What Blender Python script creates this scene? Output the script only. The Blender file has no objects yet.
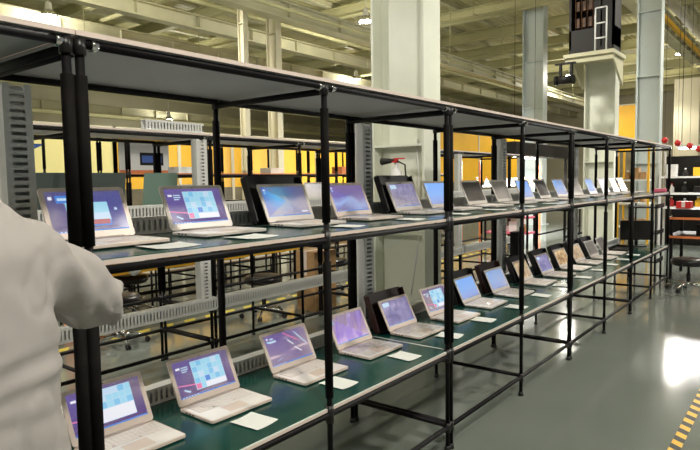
import bpy, bmesh, math, random
from mathutils import Vector, Matrix, noise
random.seed(7)
C = bpy.context.scene.collection
S = bpy.context.scene

# ------------------------------------------------------------------ camera
F_PX, YAW, PITCH, ROLL, CAM_H = 595.37, 0.6640, 0.0732, -0.0154, 1.55
cy, sy, cp, sp = math.cos(YAW), math.sin(YAW), math.cos(PITCH), math.sin(PITCH)
Fv = Vector((cy*cp, sy*cp, -sp)); Rv = Vector((sy, -cy, 0)); Uv = Rv.cross(Fv)
c, s = math.cos(ROLL), math.sin(ROLL)
R2 = c*Rv + s*Uv; U2 = -s*Rv + c*Uv
cam = bpy.data.cameras.new('camera'); camo = bpy.data.objects.new('camera', cam); C.objects.link(camo)
m = Matrix.Identity(4)
for i in range(3):
    m[i][0] = R2[i]; m[i][1] = U2[i]; m[i][2] = -Fv[i]
m[2][3] = CAM_H
camo.matrix_world = m
cam.sensor_width = 36; cam.lens = F_PX/700*36; cam.clip_start = .05; cam.clip_end = 200
S.camera = camo

# ------------------------------------------------------------------ world, exposure
w = bpy.data.worlds.new('world'); S.world = w; w.use_nodes = True
w.node_tree.nodes['Background'].inputs[0].default_value = (.93, .93, .90, 1)
w.node_tree.nodes['Background'].inputs[1].default_value = .22
S.view_settings.view_transform = 'Standard'; S.view_settings.look = 'None'
S.view_settings.gamma = 1; S.view_settings.exposure = -0.08
S.view_settings.use_curve_mapping = False

# high bay lamps: (x, y, z)
LAMPS = [(15.0, 11.0, 6.4), (27.2, 4.4, 6.4), (29.2, 9.4, 6.4), (23.0, 17.5, 6.4),
         (7.5, 11.0, 6.4), (8.5, 17.5, 6.4), (15.2, 20.5, 6.4), (19.5, 27.5, 5.0), (36.0, 7.6, 6.4),
         (-1.6, 7.4, 5.0), (8.5, 5.4, 6.4), (15.0, 0.3, 6.4), (6.0, -3.0, 6.4), (0.0, -1.6, 6.4),
         (-6.0, 4.0, 6.4), (14.0, -6.0, 6.4), (22, -3.5, 6.4)]
LAMP_W = 700

# ------------------------------------------------------------------ helpers
def tag(o, label=None, cat=None, group=None, kind=None):
    if label: o['label'] = label
    if cat: o['category'] = cat
    if group: o['group'] = group
    if kind: o['kind'] = kind
    return o
def thing(name, label, cat, loc=(0, 0, 0), rz=0, group=None):
    o = bpy.data.objects.new(name, None); C.objects.link(o); o.empty_display_size = .1
    o.location = loc; o.rotation_euler = (0, 0, rz)
    return tag(o, label, cat, group)
def kids(o): return [x for x in C.objects if x.parent == o]
def dup(o, parent=None, table=None):
    if table is None:
        table = {}
        for x in C.objects:
            if x.parent: table.setdefault(x.parent.name, []).append(x)
    c_ = o.copy(); C.objects.link(c_)
    if parent: c_.parent = parent
    for ch in table.get(o.name, []): dup(ch, c_, table)
    return c_

class MB:
    def __init__(s_): s_.bm = bmesh.new()
    def _mi(s_, fs, mi):
        for f in fs: f.material_index = mi
    def box(s_, x0, x1, y0, y1, z0, z1, mi=0, M=None):
        v = [s_.bm.verts.new((x, y, z)) for x in (x0, x1) for y in (y0, y1) for z in (z0, z1)]
        if M:
            for q in v: q.co = M @ q.co
        fs = [s_.bm.faces.new([v[i] for i in f]) for f in
              ((0,1,3,2), (4,6,7,5), (0,4,5,1), (2,3,7,6), (0,2,6,4), (1,5,7,3))]
        s_._mi(fs, mi); return fs
    def tube(s_, p0, p1, r, r1=None, n=12, mi=0, caps=True):
        p0 = Vector(p0); p1 = Vector(p1); d = (p1-p0).normalized(); r1 = r if r1 is None else r1
        a = d.orthogonal().normalized(); b = d.cross(a)
        A = [s_.bm.verts.new(p0+(a*math.cos(t)+b*math.sin(t))*r) for t in [i*2*math.pi/n for i in range(n)]]
        B = [s_.bm.verts.new(p1+(a*math.cos(t)+b*math.sin(t))*r1) for t in [i*2*math.pi/n for i in range(n)]]
        fs = []
        for i in range(n):
            f = s_.bm.faces.new((A[i], A[(i+1) % n], B[(i+1) % n], B[i])); f.smooth = True; fs.append(f)
        if caps: fs += [s_.bm.faces.new(A[::-1]), s_.bm.faces.new(B)]
        s_._mi(fs, mi)
    def path(s_, pts, r, n=8, mi=0):
        pts = [Vector(p) for p in pts]; rings = []
        a = None
        for i, p in enumerate(pts):
            d = (pts[min(i+1, len(pts)-1)]-pts[max(i-1, 0)]).normalized()
            a = d.orthogonal().normalized() if a is None else (a-d*a.dot(d)).normalized()
            b = d.cross(a); rr = r[i] if isinstance(r, (list, tuple)) else r
            rings.append([s_.bm.verts.new(p+(a*math.cos(t)+b*math.sin(t))*rr) for t in [k*2*math.pi/n for k in range(n)]])
        fs = []
        for A, B in zip(rings, rings[1:]):
            for i in range(n):
                f = s_.bm.faces.new((A[i], A[(i+1) % n], B[(i+1) % n], B[i])); f.smooth = True; fs.append(f)
        fs += [s_.bm.faces.new(rings[0][::-1]), s_.bm.faces.new(rings[-1])]
        s_._mi(fs, mi)
    def lathe(s_, prof, cx=0, cy_=0, n=24, mi=0):
        rings = []
        for r, z in prof:
            rings.append([s_.bm.verts.new((cx+r*math.cos(k*2*math.pi/n), cy_+r*math.sin(k*2*math.pi/n), z)) for k in range(n)])
        fs = []
        for A, B in zip(rings, rings[1:]):
            for i in range(n):
                f = s_.bm.faces.new((A[i], A[(i+1) % n], B[(i+1) % n], B[i])); f.smooth = True; fs.append(f)
        fs += [s_.bm.faces.new(rings[0][::-1]), s_.bm.faces.new(rings[-1])]
        s_._mi(fs, mi)
    def prism(s_, pts, z0, z1, mi=0, M=None):
        A = [s_.bm.verts.new((x, y, z0)) for x, y in pts]; B = [s_.bm.verts.new((x, y, z1)) for x, y in pts]
        if M:
            for q in A+B: q.co = M @ q.co
        n = len(pts); fs = [s_.bm.faces.new(A[::-1]), s_.bm.faces.new(B)]
        for i in range(n): fs.append(s_.bm.faces.new((A[i], A[(i+1) % n], B[(i+1) % n], B[i])))
        s_._mi(fs, mi)
    def rbox(s_, x0, x1, y0, y1, z0, z1, r=.01, mi=0, M=None, k=4):
        pts = []
        for cx, cy_, a0 in ((x1-r, y1-r, 0), (x0+r, y1-r, 90), (x0+r, y0+r, 180), (x1-r, y0+r, 270)):
            for i in range(k+1):
                a = math.radians(a0+90*i/k); pts.append((cx+r*math.cos(a), cy_+r*math.sin(a)))
        s_.prism(pts, z0, z1, mi, M)
    def quad(s_, vs, mi=0):
        f = s_.bm.faces.new([s_.bm.verts.new(v) for v in vs]); f.material_index = mi
    def build(s_, name, mats, parent=None, loc=None, bevel=0):
        me = bpy.data.meshes.new(name)
        bmesh.ops.recalc_face_normals(s_.bm, faces=s_.bm.faces[:])
        s_.bm.to_mesh(me); s_.bm.free()
        for m_ in (mats if isinstance(mats, (list, tuple)) else [mats]): me.materials.append(m_)
        o = bpy.data.objects.new(name, me); C.objects.link(o)
        if parent: o.parent = parent
        if loc: o.location = loc
        if bevel:
            b = o.modifiers.new('bevel', 'BEVEL'); b.width = bevel; b.segments = 2; b.limit_method = 'ANGLE'
        return o

def mat(name, col, rough=.5, metal=0, spec=.5, emit=0, noise_amt=0, nscale=20, bump=0, coat=0, rough_var=0):
    m_ = bpy.data.materials.new(name); m_.use_nodes = True
    nt = m_.node_tree; N = nt.nodes; b = N['Principled BSDF']
    b.inputs['Base Color'].default_value = (*col, 1); b.inputs['Roughness'].default_value = rough
    b.inputs['Metallic'].default_value = metal; b.inputs['Specular IOR Level'].default_value = spec
    b.inputs['Coat Weight'].default_value = coat
    if emit:
        b.inputs['Emission Color'].default_value = (*col, 1); b.inputs['Emission Strength'].default_value = emit
    if noise_amt or bump or rough_var:
        tc = N.new('ShaderNodeTexCoord'); nz = N.new('ShaderNodeTexNoise'); nz.inputs['Scale'].default_value = nscale
        nz.inputs['Detail'].default_value = 4
        nt.links.new(tc.outputs['Object'], nz.inputs['Vector'])
        if noise_amt:
            r = N.new('ShaderNodeValToRGB'); r.color_ramp.elements[0].position = .3; r.color_ramp.elements[1].position = .7
            r.color_ramp.elements[0].color = (*[x*(1-noise_amt) for x in col], 1)
            r.color_ramp.elements[1].color = (*[min(1, x*(1+noise_amt)) for x in col], 1)
            nt.links.new(nz.outputs['Fac'], r.inputs[0]); nt.links.new(r.outputs[0], b.inputs['Base Color'])
        if rough_var:
            mr = N.new('ShaderNodeMapRange'); mr.inputs['From Min'].default_value = .35; mr.inputs['From Max'].default_value = .65
            mr.inputs['To Min'].default_value = rough-rough_var; mr.inputs['To Max'].default_value = rough+rough_var
            nt.links.new(nz.outputs['Fac'], mr.inputs['Value']); nt.links.new(mr.outputs[0], b.inputs['Roughness'])
        if bump:
            bp = N.new('ShaderNodeBump'); bp.inputs['Strength'].default_value = bump; bp.inputs['Distance'].default_value = .01
            nt.links.new(nz.outputs['Fac'], bp.inputs['Height']); nt.links.new(bp.outputs[0], b.inputs['Normal'])
    return m_

M_black = mat('black_pipe', (.005, .004, .005), .5, spec=.2, noise_amt=.3, nscale=8)
M_foam = mat('black_foam', (.005, .004, .004), .7, spec=.12, noise_amt=.3, nscale=30)
M_joint = mat('joint_metal', (.012, .011, .012), .35, spec=.4)
M_chrome = mat('chrome', (.75, .75, .75), .15, 1)
M_edge = mat('board_edge', (.74, .62, .56), .5, noise_amt=.06, nscale=5)
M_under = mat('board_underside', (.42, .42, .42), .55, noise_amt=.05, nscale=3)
M_green = mat('green_mat', (.006, .06, .048), .2, noise_amt=.12, nscale=3, rough_var=.05)
M_grey = mat('grey_laminate', (.72, .76, .72), .2)
M_duct = mat('duct_plastic', (.66, .66, .65), .5, noise_amt=.06, nscale=6)
M_paper = mat('paper', (.85, .87, .83), .6)
M_case = mat('laptop_case', (.82, .69, .61), .4, .2)
M_silver = mat('laptop_silver', (.72, .66, .61), .4, .25)
M_deck = mat('laptop_deck', (.92, .88, .85), .4, .2)
M_keys = mat('laptop_keys', (.8, .74, .7), .5)
M_keygap = mat('key_gap', (.55, .48, .45), .6)
M_rubber = mat('rubber', (.01, .01, .01), .6)
M_slv = mat('black_sleeve', (.012, .010, .012), .3)
M_bslv = mat('brown_sleeve', (.035, .012, .010), .25)
M_greenlid = mat('green_lid', (.22, .33, .28), .25, .3)
M_darklid = mat('dark_lid', (.09, .11, .105), .3, .3)
M_card = mat('cardboard', (.42, .25, .11), .8, noise_amt=.1)
M_orange = mat('orange_edge', (.75, .22, .07), .5)
M_yellow = mat('yellow_paint', (.82, .45, .015), .5, noise_amt=.05, nscale=1)
M_beige = mat('beige_paint', (.62, .58, .42), .6, noise_amt=.06, nscale=1)
M_olive = mat('olive_paint', (.46, .44, .24), .7, noise_amt=.15, nscale=.8)
M_girder = mat('girder_paint', (.52, .5, .34), .6, noise_amt=.1, nscale=1)
M_col = mat('column_paint', (.8, .82, .71), .3, noise_amt=.06, nscale=2)
M_bluecol = mat('blue_grey_paint', (.58, .64, .63), .3, noise_amt=.06, nscale=1)
M_dado = mat('dado_paint', (.14, .12, .07), .6, noise_amt=.3, nscale=2)
M_white = mat('white_plastic', (.8, .8, .8), .4)
M_red = mat('red_plastic', (.6, .02, .02), .4)
M_blue = mat('blue_plastic', (.05, .12, .45), .4)
M_pink = mat('pink_plastic', (.8, .15, .25), .5)
M_dark = mat('dark_enamel', (.012, .011, .010), .5, spec=.25)
M_rust = mat('rust_parts', (.10, .045, .02), .6, noise_amt=.5, nscale=8)
M_skin = mat('skin', (.5, .3, .2), .5)
M_hair = mat('hair', (.015, .012, .01), .5)
M_cloth = mat('smock_cloth', (.40, .372, .36), .85, noise_amt=.04, nscale=6, bump=.12)
M_trouser = mat('trouser', (.03, .035, .06), .8)
M_film = bpy.data.materials.new('clear_film'); M_film.use_nodes = True
nt = M_film.node_tree; N = nt.nodes; N.remove(N['Principled BSDF'])
tr = N.new('ShaderNodeBsdfTransparent'); gl = N.new('ShaderNodeBsdfGlossy'); gl.inputs['Roughness'].default_value = .12
mx = N.new('ShaderNodeMixShader'); mx.inputs[0].default_value = .22
nt.links.new(tr.outputs[0], mx.inputs[1]); nt.links.new(gl.outputs[0], mx.inputs[2]); nt.links.new(mx.outputs[0], N['Material Output'].inputs[0])

def striped(name, c1, c2, scale, axis_rot):
    m_ = mat(name, c1, .5); nt = m_.node_tree; N = nt.nodes
    tc = N.new('ShaderNodeTexCoord'); mp = N.new('ShaderNodeMapping'); mp.inputs['Rotation'].default_value = axis_rot
    wv = N.new('ShaderNodeTexWave'); wv.inputs['Scale'].default_value = scale
    r = N.new('ShaderNodeValToRGB'); r.color_ramp.interpolation = 'CONSTANT'; r.color_ramp.elements[1].position = .5
    r.color_ramp.elements[0].color = (*c1, 1); r.color_ramp.elements[1].color = (*c2, 1)
    nt.links.new(tc.outputs['Object'], mp.inputs[0]); nt.links.new(mp.outputs[0], wv.inputs[0])
    nt.links.new(wv.outputs['Fac'], r.inputs[0]); nt.links.new(r.outputs[0], N['Principled BSDF'].inputs['Base Color'])
    return m_
M_tape = striped('hazard_tape', (.85, .5, .02), (.015, .013, .01), 2.9, (0, 0, math.radians(35)))
M_tape2 = striped('hazard_tape_worn', (.75, .62, .1), (.22, .23, .17), 1.3, (0, 0, math.radians(35)))

def floor_mat():
    m_ = mat('epoxy_floor', (.15, .18, .155), .12, spec=.6); nt = m_.node_tree; N = nt.nodes; b = N['Principled BSDF']
    tc = N.new('ShaderNodeTexCoord')
    n1 = N.new('ShaderNodeTexNoise'); n1.inputs['Scale'].default_value = .6; n1.inputs['Detail'].default_value = 5
    r = N.new('ShaderNodeValToRGB')
    r.color_ramp.elements[0].position = .3; r.color_ramp.elements[1].position = .75
    r.color_ramp.elements[0].color = (.17, .195, .175, 1); r.color_ramp.elements[1].color = (.225, .25, .225, 1)
    n2 = N.new('ShaderNodeTexNoise'); n2.inputs['Scale'].default_value = 1.6
    mr = N.new('ShaderNodeMapRange'); mr.inputs['To Min'].default_value = .06; mr.inputs['To Max'].default_value = .17
    n3 = N.new('ShaderNodeTexNoise'); n3.inputs['Scale'].default_value = 3
    bp = N.new('ShaderNodeBump'); bp.inputs['Strength'].default_value = .05; bp.inputs['Distance'].default_value = .02
    for n_ in (n1, n2, n3): nt.links.new(tc.outputs['Object'], n_.inputs['Vector'])
    nt.links.new(n1.outputs['Fac'], r.inputs[0]); nt.links.new(r.outputs[0], b.inputs['Base Color'])
    nt.links.new(n2.outputs['Fac'], mr.inputs['Value']); nt.links.new(mr.outputs[0], b.inputs['Roughness'])
    nt.links.new(n3.outputs['Fac'], bp.inputs['Height']); nt.links.new(bp.outputs[0], b.inputs['Normal'])
    return m_
def roof_mat():
    m_ = mat('corrugated_roof', (.6, .57, .32), .6); nt = m_.node_tree; N = nt.nodes; b = N['Principled BSDF']
    tc = N.new('ShaderNodeTexCoord'); wv = N.new('ShaderNodeTexWave'); wv.inputs['Scale'].default_value = 1.6
    wv.bands_direction = 'Y'
    bp = N.new('ShaderNodeBump'); bp.inputs['Strength'].default_value = .8; bp.inputs['Distance'].default_value = .05
    nt.links.new(tc.outputs['Object'], wv.inputs[0]); nt.links.new(wv.outputs['Fac'], bp.inputs['Height'])
    nt.links.new(bp.outputs[0], b.inputs['Normal'])
    return m_

# ------------------------------------------------------------------ the setting
def struct(o): o['kind'] = 'structure'; return o
b = MB(); b.box(-12, 45, -10, 32, -.1, 0); struct(b.build('floor', floor_mat()))
b = MB(); b.box(-12, 45, -10, 32, 7.6, 7.7); struct(b.build('ceiling', roof_mat()))
b = MB(); b.box(-12, 45, 32, 32.2, 0, 7.6); struct(b.build('wall_left', M_beige))
b = MB(); b.box(45, 45.2, -10, 32, 0, 7.6); struct(b.build('wall_back', M_beige))
NTH = ['first', 'second', 'third', 'fourth', 'fifth', 'sixth', 'seventh', 'eighth', 'ninth', 'tenth', 'eleventh', 'twelfth', 'thirteenth', 'fourteenth', 'fifteenth', 'sixteenth', 'seventeenth', 'last']
# ceiling girders: along the racks (x) and across (y)
for gi, (y, z0, z1, wd) in enumerate(((3.6, 6.75, 7.3, .3), (10.5, 5.55, 5.98, .3), (14.0, 5.9, 6.3, .3), (18.0, 6.1, 6.6, .3), (23, 5.6, 6.2, .35), (28, 5.0, 5.5, .3))):
    b = MB()
    b.box(-12, 45, y-wd/2, y+wd/2, z0, z0+.04); b.box(-12, 45, y-wd/2, y+wd/2, z1-.04, z1); b.box(-12, 45, y-.03, y+.03, z0+.04, z1-.04)
    for i in range(28): b.box(-11+i*2, -10.98+i*2, y-wd/2+.02, y+wd/2-.02, z0+.04, z1-.04)
    tag(b.build('ceiling_girder', M_girder), 'long painted steel girder running along the racks, '+['nearest overhead', 'second from the viewer', 'third from the viewer', 'fourth from the viewer', 'fifth from the viewer', 'farthest'][gi]+' of six', 'girder', 'ceiling girders')
for i, x in enumerate(range(-8, 44, 3)):
    b = MB(); b.box(x-.1, x+.1, -10, 32, 7.0, 7.04); b.box(x-.1, x+.1, -10, 32, 7.34, 7.38); b.box(x-.02, x+.02, -10, 32, 7.04, 7.34)
    tag(b.build('roof_joist', M_olive), 'olive painted roof joist crossing the hall, '+NTH[i]+' one going away from the viewer', 'joist', 'roof joists')
for i in range(14):
    y = 5.2+1.6*i
    b = MB(); b.box(-12, 45, y-.05, y+.05, 7.44, 7.6); b.box(-12, 45, y-.09, y+.09, 7.40, 7.44)
    tag(b.build('roof_purlin', M_girder), 'pale purlin under the roof sheet running along the racks, '+NTH[i]+' one leftwards', 'purlin', 'roof purlins')
# thin conduit pipes hung below the girders
for i, (y, z, r) in enumerate(((9.2, 5.3, .04), (12.9, 6.3, .06), (16.5, 5.2, .05), (20.5, 5.0, .12), (25, 4.6, .1))):
    b = MB(); b.tube((-12, y, z), (45, y, z), r)
    for k in range(14): b.tube((-11+4*k, y, z), (-11+4*k, y, 7.2), .012, n=6)
    tag(b.build('ceiling_pipe', M_olive), 'service pipe hung on rods along the racks, '+['nearest and thin', 'second and thicker', 'third and thin', 'fourth and thickest', 'farthest and thick'][i]+' of the set', 'pipe', 'ceiling pipes')
for i, (x, z) in enumerate(((6.3, 6.75), (10.4, 6.75), (18.2, 6.75), (24, 6.75))):
    b = MB(); b.tube((x, 8, z), (x, 31, z), .07, n=10); b.tube((x+.35, 8, z+.2), (x+.35, 31, z+.2), .04, n=8)
    for k in range(6): b.tube((x, 9+4*k, z), (x, 9+4*k, 7.38), .012, n=6); b.tube((x, 9+4*k, z+.2), (x+.35, 9+4*k, z+.2), .015, n=6)
    tag(b.build('cross_pipe', M_olive), 'pair of pipes crossing the hall under the roof, '+['nearest', 'second', 'third', 'farthest'][i]+' pair', 'pipe', 'crossing ceiling pipes')

# lamps
LAMP_L = ['beside the top of the wide pale column', 'at the far right end under the yellow rail', 'far along the hall right of the blue white column', 'above the far side of the third row',
          'over the left part of the third row', 'beyond the two thin yellow green columns', 'far back between the ceiling girders', 'lowest and farthest at the far wall', 'at the very far end of the hall',
          'over the floor at far left', 'over the second row', 'over the aisle beyond the racks', 'over the aisle behind the viewer', 'directly behind the viewer', 'out at the left end of the hall', 'far out to the right of the aisle', 'right of the aisle at the far end']
def lamp(i, x, y, z):
    t = thing('high_bay_lamp', 'round white high bay lamp '+LAMP_L[i], 'lamp', (x, y, z), 0, 'high bay lamps')
    b = MB(); b.lathe([(.05, .42), (.09, .36), (.1, .2), (.12, .17)], n=16); b.tube((0, 0, .42), (0, 0, 7.55-z), .012, n=6); b.build('housing', M_white, t)
    b = MB(); b.lathe([(.11, .17), (.2, .1), (.27, .0), (.262, .0), (.195, .09), (.1, .165)], n=24); b.build('reflector', M_chrome, t)
    b = MB(); b.lathe([(.02, .03), (.2, .03), (.2, .0), (.02, -.02)], n=24)
    o = b.build('diffuser', mat('lamp_glow', (1, .97, .88), emit=45) if i == 0 else bpy.data.materials['lamp_glow'], t)
    for kind_, pw in (('POINT', .3), ('SPOT', 1.0)):
        l = bpy.data.lights.new('high_bay_light', kind_); l.energy = LAMP_W*pw; l.color = (1, .95, .85); l.shadow_soft_size = .25
        if kind_ == 'SPOT': l.spot_size = math.radians(165); l.spot_blend = .5
        lo = bpy.data.objects.new('high_bay_light', l); C.objects.link(lo); lo.parent = t; lo.location = (0, 0, -.30)
for i, q in enumerate(LAMPS): lamp(i, *q)

# columns
def hcol(name, label, x0, x1, y0, y1, m_, th=.025):
    b = MB(); b.box(x0, x1, y0, y0+th, 0, 7.6); b.box(x0, x1, y1-th, y1, 0, 7.6)
    xm = (x0+x1)/2; b.box(xm-.012, xm+.012, y0+th, y1-th, 0, 7.6)
    t = thing(name, label, 'column', (xm, (y0+y1)/2, 0))
    o = b.build('shaft', m_, t); o.location = (-xm, -(y0+y1)/2, 0)
    b = MB()
    for z in (1.05, 1.86, 3.9, 5.4): b.box(x0+.01, x1-.01, y0+th, y1-th, z, z+.02)
    b.box(x0-.08, x1+.08, y0-.06, y1+.06, 0, .025)
    o = b.build('stiffener_plate', m_, t); o.location = (-xm, -(y0+y1)/2, 0)
    return t
hcol('steel_column', 'wide pale steel H column standing just behind the rack, nearest of all columns', 4.6, 4.89, 2.75, 3.32, M_col)
hcol('steel_column', 'pale column carrying the dark cabinet and its platform', 12.7, 13.0, 3.2, 3.8, M_col)
hcol('steel_column', 'blue grey column to the right of the dark cabinet', 15.5, 15.8, 2.92, 3.45, M_bluecol)
hcol('steel_column', 'blue white column between the pale nearest column and the dark cabinet', 19.5, 19.9, 7.15, 7.85, M_bluecol)
hcol('steel_column', 'thin yellow green column far behind the racks, left of its wider neighbour', 10.0, 10.15, 11.0, 11.2, M_beige)
hcol('steel_column', 'wider yellow green column far behind the racks', 11.2, 11.4, 11.1, 11.45, M_beige)
hcol('steel_column', 'pale column at the far right end of the hall under the yellow rail', 27.0, 27.4, 3.2, 3.7, M_beige)
hcol('steel_column', 'beige column furthest right beside the picture edge', 29.0, 29.5, 1.8, 2.6, M_beige)
# wall panels at far right, yellow partitions
def slab(name, label, cat, x0, x1, y0, y1, z0, z1, m_, ribs=0, group=None):
    t = thing(name, label, cat, ((x0+x1)/2, (y0+y1)/2, z0), 0, group)
    b = MB(); b.box(x0, x1, y0, y1, z0, z1); o = b.build('panel', m_, t); o.location = (-(x0+x1)/2, -(y0+y1)/2, -z0)
    if 'yellow' in name:
        d_ = MB(); d_.box(x0 if x1-x0 > 1 else x0-.02, x1 if x1-x0 > 1 else x0, y0-.02 if x1-x0 > 1 else y0, y0 if x1-x0 > 1 else y1, .0, 1.45 if z1 < 4.5 else 2.9); o = d_.build('dado_panel', M_dado, t); o.location = (-(x0+x1)/2, -(y0+y1)/2, -z0)
    b = MB(); b.box(x0-.03, x1+.03, y0-.03, y1+.03, z1, z1+.06)
    if ribs:
        for k in range(ribs+1):
            if x1-x0 > y1-y0: x = x0+(x1-x0)*k/ribs; b.box(x-.04, x+.04, y0-.03, y0, z0, z1)
            else: y = y0+(y1-y0)*k/ribs; b.box(x0-.03, x0, y-.04, y+.04, z0, z1)
    o = b.build('panel_frame', M_beige, t); o.location = (-(x0+x1)/2, -(y0+y1)/2, -z0)
slab('yellow_partition', 'long low yellow partition wall behind the racks', 'partition', 7.1, 17, 12, 12.1, 0, 2.75, M_yellow, 6)
slab('pale_yellow_partition', 'pale yellow partition wall section at the far left', 'partition', -6, 7.1, 12, 12.1, 0, 2.75, mat('pale_yellow_paint', (.8, .72, .3), .5), 4)
slab('tall_yellow_partition', 'tall yellow partition beyond the nearest column', 'partition', 17, 30, 12, 12.1, 0, 4.0, M_yellow, 5)
slab('far_yellow_panel', 'yellow wall panel behind the far racks, below the dark cabinet', 'partition', 33, 33.15, 7.2, 9.3, 0, 5.2, M_yellow, 2)
slab('beige_panel_wall', 'beige panelled wall closing the right end of the hall', 'partition', 38, 38.2, -6, 6.4, 0, 6.9, M_beige, 7)

# crane rail
t = thing('crane_rail', 'yellow crane rail with grey girder high up at the right', 'crane rail', (13.4, 3.55, 6.0))
b = MB(); b.box(0, 28, -.05, .05, .0, .12); b.build('rail', M_yellow, t)
b = MB(); b.box(0, 28, .1, .4, -.15, -.1); b.box(0, 28, .22, .26, -.1, .45); b.box(0, 28, .1, .4, .45, .5)
for k in range(28): b.box(k, k+.03, .1, .4, -.1, .45)
b.build('rail_girder', M_girder, t)

# dark cabinet on column + platform
t = thing('electrical_cabinet', 'dark crane control cabinet with open rusty front high on the column', 'cabinet', (12.4, 3.52, 3.98))
b = MB(); b.box(-.25, .25, -.42, .42, 0, .45); b.box(-.25, -.2, -.42, -.05, .45, 2.9); b.box(-.25, .25, -.42, .42, 2.9, 3.0); b.box(.2, .25, -.42, .42, .08, 2.9)
b.box(-.25, .2, -.42, -.38, .08, 2.9); b.box(-.25, .2, .38, .42, .08, 2.9); b.box(-.25, .2, -.2, -.17, .08, 2.9)
b.build('housing', M_dark, t)
b = MB()
for i in range(5):
    for j in range(4): b.box(-.2, -.05-.03*((i+j) % 3), -.12+.12*j, -.04+.12*j, .5+.32*i, .68+.32*i)
for j in range(5): b.tube((-.22, -.14+.11*j, .4), (-.22, -.12+.11*j, 2.3), .008, n=6)
b.build('switchgear', M_rust, t)
t = thing('service_platform', 'grey service platform with railing under the dark cabinet', 'platform', (12.25, 3.42, 3.84))
b = MB(); b.box(-.5, .4, -.42, .5, .0, .07); b.box(-.45, -.38, -.4, .48, -.1, 0)
for k in range(2): b.prism([(0, 0), (.8, 0), (.8, -.5)], -.02, .02, M=Matrix(((1,0,0,-.4), (0,0,1,-.35+.75*k), (0,1,0,0), (0,0,0,1))))
b.build('deck', M_girder, t)
b = MB()
for y in (-.5, .0):
    b.tube((-.47, y*.4-.08, .07), (-.47, y*.4-.08, .85), .014)
for z in (.3, .57, .85): b.tube((-.47, -.28, z), (-.47, -.08, z), .014)
b.build('railing', M_white, t)
t = thing('drive_motor', 'dark motor bracket hanging off the left of the platform', 'motor', (11.72, 3.78, 3.43)); t.scale = (.7, .7, .7)
b = MB(); b.tube((0, -.1, .0), (0, .32, .0), .11, n=16); b.tube((0, .32, 0), (0, .4, 0), .13, n=16); b.tube((0, -.12, 0), (0, -.08, 0), .13, n=16)
b.build('motor_body', M_dark, t)
b = MB(); b.box(-.05, .05, -.08, -.02, .1, .42); b.box(-.05, .05, .22, .28, .1, .42); b.box(-.06, .06, -.15, .4, .42, .46); b.build('bracket', M_dark, t)

# ------------------------------------------------------------------ racks
L_MOD, DEP = 2.12, .691
def slotted(b, axis, a0, a1, u0, u1, v, depth, mi=0, step=.027, slot=.012, border=.2):
    """U channel with a slotted face at v; axis 'x': runs along x, u = z; axis 'z': runs along z, u = x. Depth goes to +y."""
    def bx(p0, p1, q0, q1, y0, y1):
        if axis == 'x': b.box(p0, p1, y0, y1, q0, q1, mi)
        else: b.box(q0, q1, y0, y1, p0, p1, mi)
    h = u1-u0; e = h*border
    bx(a0, a1, u0, u0+e, v, v+.003); bx(a0, a1, u1-e, u1, v, v+.003)
    n = int((a1-a0)/step)
    for i in range(n):
        p = a0+i*step; bx(p, p+step-slot, u0+e, u1-e, v, v+.003)
    bx(a0, a1, u0, u0+.003, v+.003, v+depth); bx(a0, a1, u1-.003, u1, v+.003, v+depth); bx(a0, a1, u0+.003, u1-.003, v+depth-.003, v+depth)

PROTO = {}
def post_pair(kind, t, x, y, levels, H, mesh_cache):
    key = ('post', kind)
    if key not in mesh_cache:
        b = MB(); b.tube((0, 0, .03), (0, 0, H-.02), .0125, n=14); p = b.build('post', M_black, t)
        sls = []
        for lo, hi in zip(levels, levels[1:]):
            b = MB(); b.tube((0, 0, lo+.045), (0, 0, hi-.12), .0178, n=14); sls.append(b.build('foam_sleeve', M_foam, p))
        jts = []
        for z in levels: b = MB(); b.tube((0, 0, z-.065), (0, 0, z+.012 if z < levels[-1] else z-.02), .0182, n=14); jts.append(b.build('pipe_joint', M_joint, p))
        for z in mesh_cache['rails']: b = MB(); b.tube((0, 0, z-.028), (0, 0, z+.028), .018, n=14); jts.append(b.build('pipe_joint', M_joint, p))
        b = MB(); b.lathe([(.0185, 0), (.0185, .012), (.014, .03)], n=14); ft = b.build('foot', M_rubber, p)
        mesh_cache[key] = (p, ft, *sls, *jts); p.location = (x, y, 0); return
    p0, *subs = mesh_cache[key]
    p = p0.copy(); C.objects.link(p); p.parent = t; p.location = (x, y, 0)
    for q in subs: r_ = q.copy(); C.objects.link(r_); r_.parent = p

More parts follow.
